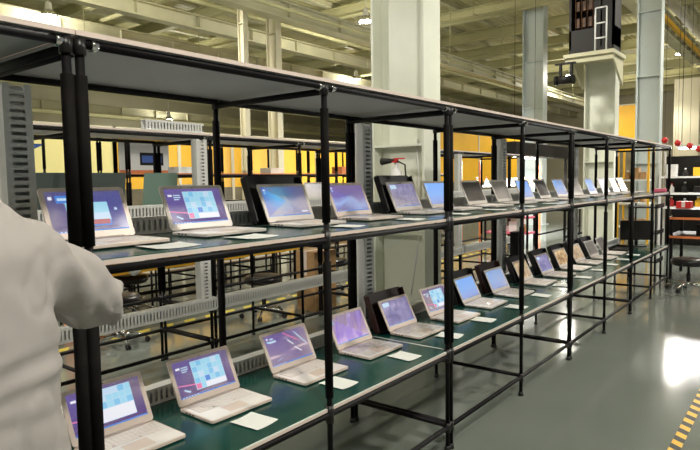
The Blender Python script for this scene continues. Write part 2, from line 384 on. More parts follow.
def make_rack(kind, label, loc, group, H=1.973, levels=(.58, 1.333), rails=(.135,), duct_side='back', edge=None, mats=True, uprights=(0,)):
    cache = PROTO.setdefault(kind, {}); cache['rails'] = rails
    t = thing('display_rack', label, 'rack', loc, 0, group)
    lv = list(levels)+[H]
    for x in (.019, 1.06, L_MOD-.019):
        for y in (0, DEP): post_pair(kind, t, x, y, lv, H, cache)
    if 'shelves' not in cache:
        parts = []
        for i, z in enumerate(lv):
            E1 = (edge if i >= 2 else M_card) if edge else M_edge
            b = MB(); y0 = -.02 if i == len(lv)-1 else -.004
            fs = b.box(.002, L_MOD-.002, y0, DEP+.015 if not (kind == 'rear' and i == 0) else .10, z-.014, z)
            for f in fs: f.material_index = 0
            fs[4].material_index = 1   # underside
            fs[5].material_index = 2   # top
            o = b.build('top_board' if i == len(lv)-1 else 'shelf_board', [E1, M_under, M_grey], t)
            parts.append(o)
            if i < len(lv)-1 and mats:
                b = MB(); b.box(.012, L_MOD-.012, .006, DEP+.005, z+.0002, z+.0025); g = b.build('shelf_mat', M_green, o); parts.append(g)
            for y in (0, DEP):
                b = MB(); b.tube((.02, y, z-.03), (L_MOD-.02, y, z-.03), .0135); parts.append(b.build('shelf_rail', M_black, t))
            for x in (.019, 1.06, L_MOD-.019):
                b = MB(); b.tube((x, .0, z-.05), (x, DEP, z-.05), .0135); parts.append(b.build('cross_rail', M_black, t))
        for z in rails:
            for y in (0, DEP):
                b = MB(); b.tube((.02, y, z), (L_MOD-.02, y, z), .0135); parts.append(b.build('lower_rail', M_black, t))
            for x in (.019, 1.06, L_MOD-.019):
                b = MB(); b.tube((x, .0, z+.01), (x, DEP, z+.01), .0135); parts.append(b.build('lower_cross_rail', M_black, t))
        # chrome clamps on the joints of the top rail
        for x in (.05, 1.02, 1.1, L_MOD-.05):
            b = MB(); b.tube((x, 0, H-.034), (x+.02, 0, H-.034), .0165, n=12)
            b.tube((x+.01, -.018, H-.034), (x+.01, -.024, H-.034), .005, n=8)
            parts.append(b.build('clamp', M_chrome, t))
        # ducts
        for z in levels if kind != 'third' else ():
            if kind == 'front': b = MB(); slotted(b, 'x', .02, L_MOD-.02, z+.004, z+.078, DEP-.055, .06)
            else: b = MB(); slotted(b, 'x', .02, L_MOD-.02, z-.030, z+.07, -.075, .06)
            parts.append(b.build('cable_duct', M_duct, t))
        if kind == 'front':
            b = MB(); slotted(b, 'z', levels[0]+.085, H-.055, .075, .175, DEP-.045, .065, border=.25)
            parts.append(b.build('upright_cable_duct', M_duct, t))
        elif kind == 'rear':
            b = MB(); slotted(b, 'z', levels[0]+.055, H-.05, L_MOD-.16, L_MOD-.06, -.06, .065, border=.3)
            parts.append(b.build('upright_cable_duct', M_duct, t))
        cache['shelves'] = parts
    else:
        mp = {}
        for o in cache['shelves']:
            n_ = o.copy(); C.objects.link(n_); mp[o.name] = n_
            n_.parent = mp.get(o.parent.name, t)
    return t
X0, Y0 = .846, 1.618
GR = 'black pipe racks holding the open laptops'
names = ['black pipe rack nearest the viewer at left, behind the person',
         'black pipe rack holding the first laptops right of the double post',
         'second black pipe rack right of the double post, before the wide column',
         'third black pipe rack to the right of the double post',
         'furthest black pipe rack of the laptop row, next to the black stool']
for k in range(5):
    make_rack('front', names[k], (X0+L_MOD*(k-1), Y0, 0), GR)
names2 = ['rear row rack at left, seen through the bay of the first laptops',
          'rear row rack with wrapped lids, seen left of the wide column',
          'rear row rack half hidden by the wide pale column', 'rear row rack at the far end of the second row']
for k in range(4):
    make_rack('rear', names2[k], (.93+L_MOD*k, 3.8, 0), 'racks of the second row', H=1.94, rails=(.27,), mats=False)
# third row, orange edged
for k in range(5):
    make_rack('third', ['orange edged rack of the third row, leftmost', 'orange edged rack of the third row, second from left',
              'orange edged rack of the third row, middle one', 'orange edged rack of the third row, second from right',
              'orange edged rack of the third row, rightmost'][k], (2.2+L_MOD*k, 7.0, 0), 'orange edged racks of the third row',
              H=2.25, levels=(.36, 1.1, 1.70), rails=(.2,), edge=M_orange, mats=False)
# loose duct piece on top of second row
b = MB(); slotted(b, 'x', 0, .52, 0, .08, -.03, .06)
tag(b.build('loose_cable_duct', M_duct, loc=(2.52, 3.86, 1.942)), 'short grey slotted duct lying on top of the second row', 'cable duct')

# ------------------------------------------------------------------ laptops
LW, LD, LH = .33, .225, .204
def screen_mat(kind):
    m_ = bpy.data.materials.new('screen_'+kind); m_.use_nodes = True; nt = m_.node_tree; N = nt.nodes; b = N['Principled BSDF']
    b.inputs['Base Color'].default_value = (.01, .01, .012, 1); b.inputs['Roughness'].default_value = .1; b.inputs['Specular IOR Level'].default_value = .25
    tc = N.new('ShaderNodeTexCoord'); L = nt.links.new
    def ramp(cols, src):
        r = N.new('ShaderNodeValToRGB'); e = r.color_ramp.elements
        while len(e) < len(cols): e.new(.5)
        for i, (p, cc) in enumerate(cols): e[i].position = p; e[i].color = (*cc, 1)
        L(src, r.inputs[0]); return r.outputs[0]
    sx = N.new('ShaderNodeSeparateXYZ'); L(tc.outputs['Object'], sx.inputs[0])
    def norm(out, lo, hi):
        r = N.new('ShaderNodeMapRange'); r.inputs['From Min'].default_value = lo; r.inputs['From Max'].default_value = hi; L(out, r.inputs['Value']); return r.outputs[0]
    st = 1.3
    if kind == 'start': out = ramp([(0, (.10, .05, .2)), (.35, (.09, .06, .22)), (1, (.13, .1, .3))], norm(sx.outputs[2], 0, .2))
    elif kind == 'navy': out = ramp([(0, (.07, .07, .26)), (1, (.08, .09, .3))], norm(sx.outputs[2], 0, .2))
    elif kind == 'hero':
        g = N.new('ShaderNodeTexGradient'); g.gradient_type = 'SPHERICAL'; mp = N.new('ShaderNodeMapping')
        mp.inputs['Location'].default_value = (-.5, 0, -.68); mp.inputs['Scale'].default_value = (4.2, 4, 5)
        L(tc.outputs['Object'], mp.inputs[0]); L(mp.outputs[0], g.inputs[0])
        out = ramp([(0, (.09, .06, .33)), (.5, (.05, .12, .6)), (1, (.1, .55, .95))], g.outputs['Fac'])
    elif kind == 'streak':
        wv = N.new('ShaderNodeTexNoise'); wv.inputs['Scale'].default_value = 9; wv.inputs['Detail'].default_value = 1
        mp = N.new('ShaderNodeMapping'); mp.inputs['Rotation'].default_value = (0, math.radians(-40), 0); mp.inputs['Scale'].default_value = (.35, 1, 2.4)
        L(tc.outputs['Object'], mp.inputs[0]); L(mp.outputs[0], wv.inputs['Vector'])
        out = ramp([(0, (.12, .08, .28)), (.60, (.16, .12, .36)), (.66, (.75, .6, .7)), (.70, (.22, .16, .4))], wv.outputs['Fac'])
    elif kind in ('dusk', 'cloud'):
        n_ = N.new('ShaderNodeTexNoise'); n_.inputs['Scale'].default_value = 14 if kind == 'cloud' else 7; L(tc.outputs['Object'], n_.inputs['Vector'])
        ad = N.new('ShaderNodeMath'); ad.operation = 'MULTIPLY_ADD'; ad.inputs[1].default_value = .45
        L(n_.outputs['Fac'], ad.inputs[0]); L(norm(sx.outputs[2], -.05, .3), ad.inputs[2])
        if kind == 'dusk': out = ramp([(.25, (.08, .07, .25)), (.45, (.14, .14, .45)), (.62, (.3, .42, .75)), (.72, (.16, .13, .42)), (1, (.2, .14, .38))], ad.outputs[0])
        else: out = ramp([(.25, (.2, .08, .35)), (.45, (.6, .45, .75)), (.58, (.3, .2, .55)), (1, (.16, .09, .38))], ad.outputs[0])
    elif kind == 'blue': out = ramp([(0, (.3, .3, .55)), (.5, (.25, .42, .8)), (1, (.2, .4, .85))], norm(sx.outputs[2], 0, .2))
    elif kind == 'mauve':
        n_ = N.new('ShaderNodeTexNoise'); n_.inputs['Scale'].default_value = 18; L(tc.outputs['Object'], n_.inputs['Vector'])
        out = ramp([(.35, (.15, .14, .3)), (.6, (.28, .26, .45)), (.75, (.5, .45, .6))], n_.outputs['Fac'])
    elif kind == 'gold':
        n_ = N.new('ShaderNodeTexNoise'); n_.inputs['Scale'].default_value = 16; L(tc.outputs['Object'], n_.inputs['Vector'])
        out = ramp([(.3, (.16, .07, .03)), (.5, (.42, .25, .1)), (.7, (.8, .65, .4))], n_.outputs['Fac'])  # reflection in the gold film, painted as glowing blotches on the screen
    elif kind == 'off':
        b.inputs['Base Color'].default_value = (.13, .105, .095, 1); b.inputs['Roughness'].default_value = .3; return m_
    elif kind == 'film':
        b.inputs['Base Color'].default_value = (.5, .47, .46, 1); b.inputs['Roughness'].default_value = .35; return m_
    elif kind == 'pale': out = ramp([(0, (.6, .58, .6)), (1, (.85, .83, .85))], norm(sx.outputs[2], 0, .2))
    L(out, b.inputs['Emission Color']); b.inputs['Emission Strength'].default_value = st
    return m_
SM = {k: screen_mat(k) for k in ('start', 'navy', 'hero', 'streak', 'dusk', 'cloud', 'blue', 'mauve', 'gold', 'off', 'film', 'pale')}
def glow(n_, c_, e=1): 
    m_ = mat('tile_'+n_, (.01, .01, .01), .4); b_ = m_.node_tree.nodes['Principled BSDF']
    b_.inputs['Emission Color'].default_value = (*c_, 1); b_.inputs['Emission Strength'].default_value = e; return m_
TM = [glow('light', (.35, .68, .85)), glow('sky', (.22, .55, .82)), glow('blue', (.08, .25, .7)), glow('white', (.85, .85, .92)),
      glow('pink', (.8, .2, .4)), glow('red', (.45, .1, .12)), glow('pale', (.55, .72, .88))]
def screen_mesh(kind):
    b = MB(); x0, x1, z0, z1 = .0185, .3115, .029, .188; y = -.0045
    b.quad([(x0, y, z0), (x1, y, z0), (x1, y, z1), (x0, y, z1)], 0)
    def t(u0, u1, v0, v1, mi, k=1):
        w_, h_ = x1-x0, z1-z0; yy = y-.0003*k
        b.quad([(x0+u0*w_, yy, z0+v0*h_), (x0+u1*w_, yy, z0+v0*h_), (x0+u1*w_, yy, z0+v1*h_), (x0+u0*w_, yy, z0+v1*h_)], mi+1)
    rnd = random.Random(hash(kind) % 97 if False else len(kind))
    if kind in ('start', 'start_white'):
        lo = .12; t(.3, .86, lo, .92, 6)
        for i in range(6):
            for j in range(5):
                if kind == 'start' and j == 0 and i > 1: continue
                if kind == 'start_white' and j < 2: continue
                mi = rnd.choice([0, 0, 1, 1, 6, 0])
                if (i, j) == (2, 1): mi = 2
                if kind == 'start' and (i, j) == (0, 0): mi = 4
                t(.31+.092*i, .31+.092*i+.085, lo+.02+.155*j, lo+.02+.155*j+.145, mi, 2)
        t(.48 if kind == 'start' else .31, .855, lo+.01, lo+(.15 if kind == 'start' else .31), 3, 2)
        w_, h_ = x1-x0, z1-z0; yy = y-.0004
        b.quad([(x0, yy, z0+.34*h_), (x0+.3*w_, yy, z0+.27*h_), (x0+.3*w_, yy, z0+.31*h_), (x0, yy, z0+.37*h_)], 5)
        b.quad([(x0+.08*w_, yy, z0+.2*h_), (x0+.17*w_, yy, z0+.11*h_), (x0+.2*w_, yy, z0+.14*h_), (x0+.1*w_, yy, z0+.23*h_)], 7)
        t(.04, .11, .78, .84, 3); t(.13, .25, .8, .83, 6); t(.13, .25, .74, .77, 6); t(.13, .22, .68, .71, 6)
    elif kind == 'picture':
        t(.22, .78, .12, .72, 2); t(.22, .78, .45, .72, 0, 2); t(.22, .78, .26, .45, 6, 2); t(.4, .76, .16, .28, 5, 3); t(.03, .08, .8, .88, 3); t(.12, .3, .72, .9, 2); t(.14, .28, .78, .84, 6, 2); t(.86, .9, .5, .56, 6)
    elif kind in ('hero', 'dusk', 'mauve', 'streak', 'blue', 'cloud'):
        t(.04, .08, .86, .92, 3); t(.04, .08, .76, .82, 0)
        if kind == 'hero': t(.8, .95, .1, .15, 3)
        if kind == 'mauve': t(.04, .28, .78, .95, 6)
        if kind == 'streak': t(.08, .25, .74, .8, 6); t(.12, .2, .84, .89, 6)
        if kind == 'streak':
            for (u, v, du, dv, mi) in ((.45, .95, .3, -.35, 4), (.5, .7, .12, -.2, 3), (.62, .42, .14, -.2, 3), (.72, .9, .22, -.5, 6), (.15, .12, .12, .08, 6)):
                w_, h_ = x1-x0, z1-z0; yy = y-.0004
                b.quad([(x0+u*w_, yy, z0+v*h_), (x0+(u+.012)*w_, yy, z0+(v+.03)*h_), (x0+(u+du+.012)*w_, yy, z0+(v+dv+.03)*h_), (x0+(u+du)*w_, yy, z0+(v+dv)*h_)], mi+1)
    if kind not in ('off', 'film', 'pale', 'gold'): t(0, 1, 0, .035, 2); [t(.03+.05*i, .055+.05*i, .008, .028, 3, 2) for i in range(6)]
    base = {'start': 'start', 'start_white': 'start', 'picture': 'navy'}.get(kind, kind)
    me_o = b.build('screen', [SM[base]]+TM)
    return me_o
SCREENS = {}
def make_laptop(case):
    t = thing('laptop', '', 'laptop', (0, 0, 0))
    # origin: hinge-left corner on shelf; base extends to -y
    b = MB(); b.rbox(0, LW, -LD, 0, .003, .015, .012); b.build('base', case, t, bevel=.0015)
    base = kids(t)[0]
    b = MB(); b.rbox(.006, LW-.006, -LD+.006, -.016, .0152, .0158, .008); b.build('palm_rest', M_deck, base)
    b = MB(); b.box(.024, LW-.024, -.112, -.026, .0158, .0162, 1)
    for r in range(5):
        n = 14 if r else 12
        for k in range(n):
            if r == 0 and 3 <= k < 8:
                if k == 3: b.box(.026+.0201*4, .026+.0201*9-.002, -.110, -.096, .0162, .0175)
                continue
            wd = (LW-.052)/n
            b.box(.026+wd*k+.001, .026+wd*(k+1)-.001, -.110+.0168*r, -.096+.0168*r, .0162, .0175)
    b.build('keyboard', [M_keys, M_keygap], base)
    b = MB(); b.rbox(LW/2-.052, LW/2+.052, -.2, -.128, .0158, .0163, .005); b.build('touchpad', M_case, base)
    b = MB(); b.tube((.05, -.003, .017), (LW-.05, -.003, .017), .0055); b.build('hinge', M_keygap, t)
    for x in (.03, LW-.03):
        for y in (-LD+.02, -.02):
            b = MB(); b.lathe([(.006, .0), (.006, .0032)], x, y, 10); b.build('rubber_foot', M_rubber, base)
    for k in range(3):
        b = MB(); b.box(-.0004, .0006, -.06-.022*k, -.046-.022*k, .006, .011); b.build('port', M_rubber, base)
    Mx = Matrix.Rotation(math.radians(90), 4, 'X')
    b = MB(); b.rbox(0, LW, 0, LH, 0, .006, .012, M=Mx)
    lid = b.build('lid', case, t, bevel=.001); lid.location = (0, 0, .016)
    for v in lid.data.vertices: v.co.y += .0015
    b = MB(); b.tube((LW/2, -.0046, LH-.009), (LW/2, -.0052, LH-.009), .0022, n=10); b.build('webcam', M_rubber, lid)
    return t
CASES = {'pink': make_laptop(M_case), 'silver': make_laptop(M_silver), 'green': make_laptop(M_greenlid), 'dark': make_laptop(M_darklid)}
used = set()
scr_proto = {}
film_mesh = None
def put_laptop(case, x, y, z, rz, tilt, scr, label, group, film=False):
    global film_mesh
    t = dup(CASES[case]); t.location = (x, y, z+.0028); t.rotation_euler = (0, 0, rz)
    t['label'] = label; t['group'] = group; t['category'] = 'laptop'
    lid = [k for k in t.children if k.name.startswith('lid')][0]; lid.rotation_euler = (-tilt, 0, 0)
    if scr not in scr_proto:
        scr_proto[scr] = screen_mesh(scr); o = scr_proto[scr]
    else:
        o = scr_proto[scr].copy(); C.objects.link(o)
    o.parent = lid
    if film:
        b = MB(); n, mrow = 16, 9; g = [[None]*(mrow+1) for _ in range(n+1)]
        rn = random.Random(int(x*100))
        for i in range(n+1):
            for j in range(mrow+1):
                g[i][j] = b.bm.verts.new((.004+i*(LW-.008)/n, -LD+.003+j*(LD-.03)/mrow, .021+rn.random()*.009))
        for i in range(n):
            for j in range(mrow): f = b.bm.faces.new((g[i][j], g[i+1][j], g[i+1][j+1], g[i][j+1]))
        b.build('protective_film', M_film, t)
    return t
GL = 'laptops on the lower shelf'; GM = 'laptops on the middle shelf'
ZL, ZM = .5825, 1.3355
low = [(1.02, 'start_white', 'pink', 'open laptop with tiled start menu, partly behind the double post on the lower shelf', 0),
       (1.485, 'start', 'pink', 'open laptop with a pink tile in its start menu, second on the lower shelf', 0),
       (2.03, 'streak', 'pink', 'open laptop with white streaks across its purple screen on the lower shelf', 0),
       (2.535, 'cloud', 'pink', 'open laptop with cloudy purple wallpaper just right of the post on the lower shelf', 1),
       (3.045, 'mauve', 'pink', 'open laptop in front of a wide dark brown sleeve on the lower shelf', 1),
       (3.54, 'start', 'pink', 'open laptop with start menu half behind the second double post, low shelf', 0),
       (4.06, 'blue', 'silver', 'nearer of two laptops with bright blue screens and black sleeves, lower shelf', 1),
       (4.58, 'blue', 'silver', 'farther of two laptops with bright blue screens and black sleeves, lower shelf', 1),
       (5.20, 'gold', 'silver', 'laptop with golden brown reflection painted on screen behind a thin post, nearest of these', 1),
       (5.74, 'mauve', 'silver', 'laptop with mauve screen between two golden brown ones, lower shelf', 1),
       (6.28, 'gold', 'silver', 'second laptop with golden brown reflection painted on screen, lower shelf', 0),
       (6.80, 'gold', 'silver', 'third and farthest laptop with golden brown screen, lower shelf', 1),
       (7.30, 'film', 'silver', 'film covered pale laptop, second from the far end of the lower shelf', 1),
       (7.80, 'film', 'silver', 'film covered pale laptop at the far end of the lower shelf', 0)]
for i, (x, sc_, ca, lb, fl) in enumerate(low):
    put_laptop(ca, x, Y0+.475+random.uniform(-.01, .01), ZL, math.radians(random.uniform(-2, 2)), math.radians(26), sc_, lb, GL, bool(fl))
mid = [(.975, 'picture', 'pink', 'open laptop with picture window on navy screen behind the double post', 0),
       (1.475, 'start', 'silver', 'open laptop with start menu, first one fully visible on the middle shelf', 0),
       (2.025, 'hero', 'silver', 'open laptop with glowing blue wallpaper in front of a black sleeve, middle shelf', 0),
       (2.53, 'dusk', 'pink', 'open laptop with dusk mountain wallpaper, right of the first post on the middle shelf', 1),
       (3.15, 'mauve', 'silver', 'open laptop with mauve desktop in front of the wide pale column, middle shelf', 1),
       (3.58, 'blue', 'silver', 'open laptop with light blue screen behind the second double post, middle shelf', 0),
       (4.14, 'off', 'silver', 'dark screened laptop just right of the second double post, middle shelf', 0),
       (4.70, 'off', 'silver', 'dark screened laptop, second to the right of the second double post', 0),
       (5.18, 'blue', 'silver', 'laptop with blue screen right behind the third post, middle shelf', 0),
       (5.66, 'off', 'silver', 'dark screened laptop between two blue screened ones, middle shelf', 0),
       (6.17, 'blue', 'silver', 'laptop with blue screen left of the fourth post, middle shelf', 0),
       (6.70, 'film', 'silver', 'grey filmed laptop right of the fourth post, middle shelf', 0),
       (7.25, 'blue', 'silver', 'farthest laptop with a blue screen on the middle shelf', 0),
       (7.76, 'pale', 'silver', 'laptop with whitish screen, nearest of the last three on the middle shelf', 0),
       (8.26, 'pale', 'silver', 'laptop with whitish screen, middle one of the last three, middle shelf', 0),
       (8.74, 'pale', 'silver', 'laptop with whitish screen, last one on the middle shelf', 0)]
for i, (x, sc_, ca, lb, fl) in enumerate(mid):
    put_laptop(ca, x, Y0+.475+random.uniform(-.02, .01), ZM, math.radians(random.uniform(-2, 3)), math.radians(24), sc_, lb, GM, bool(fl))
# laptops of the second row seen from behind
rear = [(1.70, 'dark', 'dark grey lid seen from behind through the first bay, left of the double post', 3.98),
        (2.1, 'dark', 'dark grey laptop lid seen from behind, right of the double post', 3.98),
        (2.56, 'green', 'pale green wrapped laptop lid seen from behind in the second row', 4.0)]
for x, ca, lb, y in rear:
    q = put_laptop(ca, x+.31, y, ZM-.0025, math.pi, math.radians(14), 'film', lb, 'laptops of the second row'); q.scale = (.9, .9, 1.4)
for k, x in enumerate((3.12, 4.25, 4.75)):
    put_laptop('silver', x, 4.28, ZM-.0025, 0, math.radians(20), 'pale',
               ['white screened laptop in the second row, left of the black sleeve', 'white screened laptop in the second row near the first post',
                'white screened laptop in the second row beside the grey upright duct'][k], 'laptops of the second row')
for t in CASES.values():
    for q in list(t.children_recursive)+[t]: bpy.data.objects.remove(q)

# sleeves behind laptops
def sleeve(x, y, z, m_, label, wd=.395, h=.255, tilt=20):
    Mx = Matrix.Translation((x, y, z+.011)) @ Matrix.Rotation(math.radians(-tilt), 4, 'X') @ Matrix.Rotation(math.radians(90), 4, 'X')
    t = thing('laptop_sleeve', label, 'sleeve', (x+wd/2, y, z), 0, 'dark sleeves behind the laptops')
    inv = Matrix.Translation((-(x+wd/2), -y, -z))
    b = MB(); b.rbox(0, wd, 0, h, -.022, -.004, .02, M=inv @ Mx); o = b.build('panel', m_, t)
    for u in (0, wd-.006): b = MB(); b.rbox(u, u+.006, 0.01, h-.01, -.004, .02, .003, M=inv @ Mx); b.build('side_flap', m_, t)
for x, y, m_, lb in ((1.985, .505, M_slv, 'black sleeve standing behind the laptop with glowing blue wallpaper'),
                     (3.11, .505, M_slv, 'black sleeve standing behind the mauve laptop on the middle shelf')):
    sleeve(x, Y0+y+.01, ZM, m_, lb)
for x, m_, lb in ((2.975, M_bslv, 'dark brown sleeve behind the mauve laptop on the lower shelf'),
                  (4.01, M_slv, 'black sleeve behind the nearer bright blue laptop'), (4.53, M_bslv, 'dark brown sleeve behind the farther bright blue laptop'),
                  (5.15, M_slv, 'black sleeve behind the nearest golden brown laptop'), (5.69, M_slv, 'black sleeve behind the mauve laptop between golden ones'),
                  (6.23, M_slv, 'black sleeve behind the second golden brown laptop'), (6.75, M_slv, 'black sleeve behind the third golden brown laptop'), (7.25, M_slv, 'black sleeve behind the film covered laptop')):
    sleeve(x+.01, Y0+.515, ZL, m_, lb)

# leaflets
def leaflet(x, y, z, rz, label, w_=.125, h_=.15, curl=.004):
    b = MB(); n = 6; g = []
    for i in range(n+1):
        row = []
        for j in range(2): row.append(b.bm.verts.new((-w_/2+w_*i/n, (-.5+j)*h_, .0008+curl*(abs(i/n-.5)*2)**2)))
        g.append(row)
    for i in range(n): b.bm.faces.new((g[i][0], g[i+1][0], g[i+1][1], g[i][1]))
    o = b.build('leaflet', M_paper, loc=(x, y, z)); o.rotation_euler = (0, 0, rz)
    sm = o.modifiers.new('thick', 'SOLIDIFY'); sm.thickness = .0006
    tag(o, label, 'leaflet', 'leaflets in front of the laptops')
k = 0
ordn = ['in front of the gap after the first laptop', 'in front of the laptop with the pink tile', 'in front of the streaked purple laptop', 'in front of the cloudy purple laptop', 'in front of the laptop with brown sleeve',
        'in front of the laptop behind the second double post', 'in front of the nearer blue laptop', 'in front of the farther blue laptop', 'in front of the nearest golden laptop', 'in front of the mauve laptop between golden ones',
        'in front of the second golden laptop', 'in front of the third golden laptop', 'in front of the film covered laptop', 'at the far end']
for i, x in enumerate((1.09, 1.605, 2.16, 2.71, 3.24, 3.74, 4.26, 4.8, 5.35, 5.9, 6.45, 6.95, 7.45, 7.95)):
    leaflet(x, 1.755+.01*(i % 3), ZL+.0003, math.radians(8-4*(i % 4)), 'white leaflet '+ordn[i]+' on the lower shelf')
ordm = ['in front of the first laptop', 'in front of the first fully visible start menu laptop', 'in front of the glowing blue laptop', 'in front of the dusk mountain laptop', 'in front of the mauve laptop by the column',
        'in front of the light blue laptop behind the post', 'in front of the nearer dark screened laptop', 'in front of the second dark screened laptop']
for i, x in enumerate((1.22, 1.60, 2.2, 2.75, 3.3, 3.85, 4.4, 4.95)):
    leaflet(x, 1.75, ZM+.0003, math.radians(-6+5*(i % 3)), 'white leaflet '+ordm[i]+' on the middle shelf', .17 if i < 2 else .13)
# small switch box fixed at column by the fourth duct
t = thing('junction_box', 'small dark junction box on the upright duct behind the blue screens', 'junction box', (5.32, 2.2, .95))
b = MB(); b.box(-.06, .06, -.05, .03, -.11, .11); b.build('housing', M_dark, t, bevel=.006)
b = MB(); b.tube((-.02, -.05, .03), (-.02, -.062, .03), .02); b.tube((.02, -.05, -.05), (.02, -.06, -.05), .012); b.build('button', M_chrome, t)
t = thing('cardboard_tray', 'flat black tray on the lower shelf near its far end', 'tray', (8.45, 2.0, ZL+.003))
b = MB(); b.box(-.3, .3, -.12, .15, 0, .008); b.box(-.3, .3, -.12, -.11, .008, .035); b.box(-.3, .3, .14, .15, .008, .035); b.box(-.3, -.29, -.11, .14, .008, .035); b.box(.29, .3, -.11, .14, .008, .035); b.build('shell', M_dark, t)
t = thing('black_monitor', 'black monitor standing at the far end of the lower shelf', 'monitor', (8.98, 1.95, ZL+.002), math.radians(-60))
b = MB(); b.rbox(-.12, .12, -.08, .08, 0, .012, .02); b.tube((0, 0, .012), (0, .01, .12), .018); b.build('stand', M_dark, t)
b = MB(); b.box(-.22, .22, -.02, .015, .09, .36); b.build('display', M_dark, t, bevel=.006)

# extinguisher hung on near column
t = thing('fire_extinguisher', 'fire extinguisher with red lever and black horn hung on the wide pale column', 'fire extinguisher', (4.5, 2.98, 1.27))
b = MB(); b.lathe([(.02, 0), (.065, .01), (.068, .3), (.05, .37), (.022, .4), (.022, .44)], n=20); b.build('cylinder', M_white, t)
b = MB(); b.box(-.06, .03, -.012, .012, .44, .455); b.box(-.02, .0, -.09, .02, .47, .482); b.box(-.015, .012, -.012, .012, .44, .48); b.build('lever', M_red, t)
b = MB(); b.tube((0, .03, .46), (0, .16, .455), .016, .034, n=14); b.build('horn', M_rubber, t)
b = MB(); b.path([(0, -.02, .45), (.0, -.09, .42), (.0, -.1, .3), (0, -.08, .2)], .008); b.build('hose', M_rubber, t)
b = MB(); b.lathe([(.069, .14), (.0695, .14), (.0695, .26), (.069, .26)], n=20); b.build('label_band', M_yellow, t)
b = MB(); b.path([(4.72, 2.9, 1.93), (4.68, 2.86, 1.6), (4.66, 2.84, 1.3), (4.6, 2.83, .9), (4.6, 2.9, .5)], .006)
o = b.build('hanging_cable', M_white); tag(o, 'thin white cable hanging down the wide pale column', 'cable')

# ------------------------------------------------------------------ stools
def make_stool(label, x, y, rz, sh=.46, group='black swivel stools'):
    t = thing('swivel_stool', label, 'stool', (x, y, 0), rz, group)
    b = MB(); b.lathe([(.02, sh-.07), (.19, sh-.07), (.215, sh-.05), (.22, sh-.01), (.2, sh+.02), (.13, sh+.03), (.01, sh+.028)], n=28); b.build('seat', M_slv, t)
    b = MB(); b.tube((0, 0, .1), (0, 0, .24), .026); b.tube((0, 0, .24), (0, 0, sh-.04), .015); b.build('gas_lift', M_dark, t)
    b = MB(); b.lathe([(.03, .07), (.045, .08), (.04, .12), (.027, .13)], n=16); b.build('hub', M_chrome, t)
    for k in range(5):
        a = k*2*math.pi/5; d = Vector((math.cos(a), math.sin(a), 0))
        b = MB(); b.path([d*.03+Vector((0, 0, .1)), d*.15+Vector((0, 0, .095)), d*.26+Vector((0, 0, .062))], [.02, .018, .012]); l_ = b.build('leg', M_chrome, t)
        b = MB(); n_ = Vector((-d.y, d.x, 0)); p = d*.26+Vector((0, 0, .026)); b.tube(p-n_*.02, p-n_*.006, .026, n=14); b.tube(p+n_*.006, p+n_*.02, .026, n=14); b.tube(p-n_*.01, p+n_*.01, .006); b.build('caster', M_rubber, l_)
    return t
make_stool('black swivel stool with chrome star base at the far end of the laptop racks', 9.1, 1.32, .3, .42)
for i, (x, y, lb) in enumerate(((4.75, 5.0, 'black stool whose chrome star base shows below the second row'), (3.1, 5.3, 'black stool behind the second row, left one'),
                          (6.3, 5.25, 'black stool behind the second row, right of the star base'), (3.9, 6.4, 'black stool close to the third row'), (7.6, 5.3, 'black stool behind the far end of the second row'))):
    make_stool(lb, x, y, i*.7, .46)

# ------------------------------------------------------------------ tapes
def tape(name, label, p0, p1, wd, m_):
    p0 = Vector(p0); p1 = Vector(p1); L_ = (p1-p0).length
    b = MB(); b.box(0, L_, -wd/2, wd/2, .0006, .0022)
    o = b.build(name, m_, loc=(p0.x, p0.y, 0)); o.rotation_euler = (0, 0, math.atan2(p1.y-p0.y, p1.x-p0.x))
    tag(o, label, 'floor tape')
tape('floor_tape', 'yellow and black hazard tape on the open floor at lower right', (.5, .58), (5.8, .59), .06, M_tape)
tape('floor_tape', 'yellow dashed tape on the floor behind the second row', (0, 5.55), (12, 5.6), .1, M_tape2)

# ------------------------------------------------------------------ background goods
def carton(x, y, z, sx_, sy_, sz, m_, label, cat='box', group=None, rz=0):
    t = thing({'box': 'carton'}.get(cat, cat.replace(' ', '_')), label, cat, (x, y, z), rz, group)
    b = MB(); b.box(-sx_/2, sx_/2, -sy_/2, sy_/2, 0, sz); b.build('body', m_, t, bevel=.004)
    b = MB(); b.box(-sx_/2-.001, sx_/2+.001, -.025, .025, sz, sz+.002); b.box(-sx_/2-.002, -sx_/2, -.025, .025, sz*.6, sz); b.build('packing_tape', M_edge, t)
    return t
carton(5.45, 4.8, 0, .4, .3, .72, M_card, 'tall brown carton standing behind the second row, left of the column')
rn = random.Random(3)
spots = ['at the left end', 'second from the left', 'third from the left', 'fourth from the left', 'fifth from the left', 'in the middle', 'right of the middle', 'fourth from the right', 'third from the right', 'second from the right', 'at the right end']
for k in range(11):
    x = 2.5+.92*k
    carton(x, 7.3, .361, rn.uniform(.3, .5), .35, rn.uniform(.2, .4), rn.choice([M_card, M_card, M_yellow, M_card]), 'carton on the low shelf of the third row, '+spots[k], group='cartons on the low shelf of the third row')
for k in range(11):
    x = 2.6+.9*k
    carton(x, 7.2, 1.101, rn.uniform(.18, .4), .3, rn.uniform(.12, .3), rn.choice([M_white, M_card, M_dark, M_yellow, M_dark]), 'box on the middle shelf of the third row, '+spots[k], group='boxes on the middle shelf of the third row')
for k, (x, sx_, h, m_, nm) in enumerate(((5.3, .3, .09, M_white, 'white box lying on the upper shelf of the third row, left'), (7.1, .3, .09, M_edge, 'beige box on the upper shelf of the third row'), (8.9, .16, .13, M_orange, 'small orange box on the upper shelf of the third row'),
                                  (9.6, .5, .08, M_white, 'flat white box on the upper shelf of the third row'))):
    carton(x, 7.2, 1.701, sx_, .25, h, m_, nm)
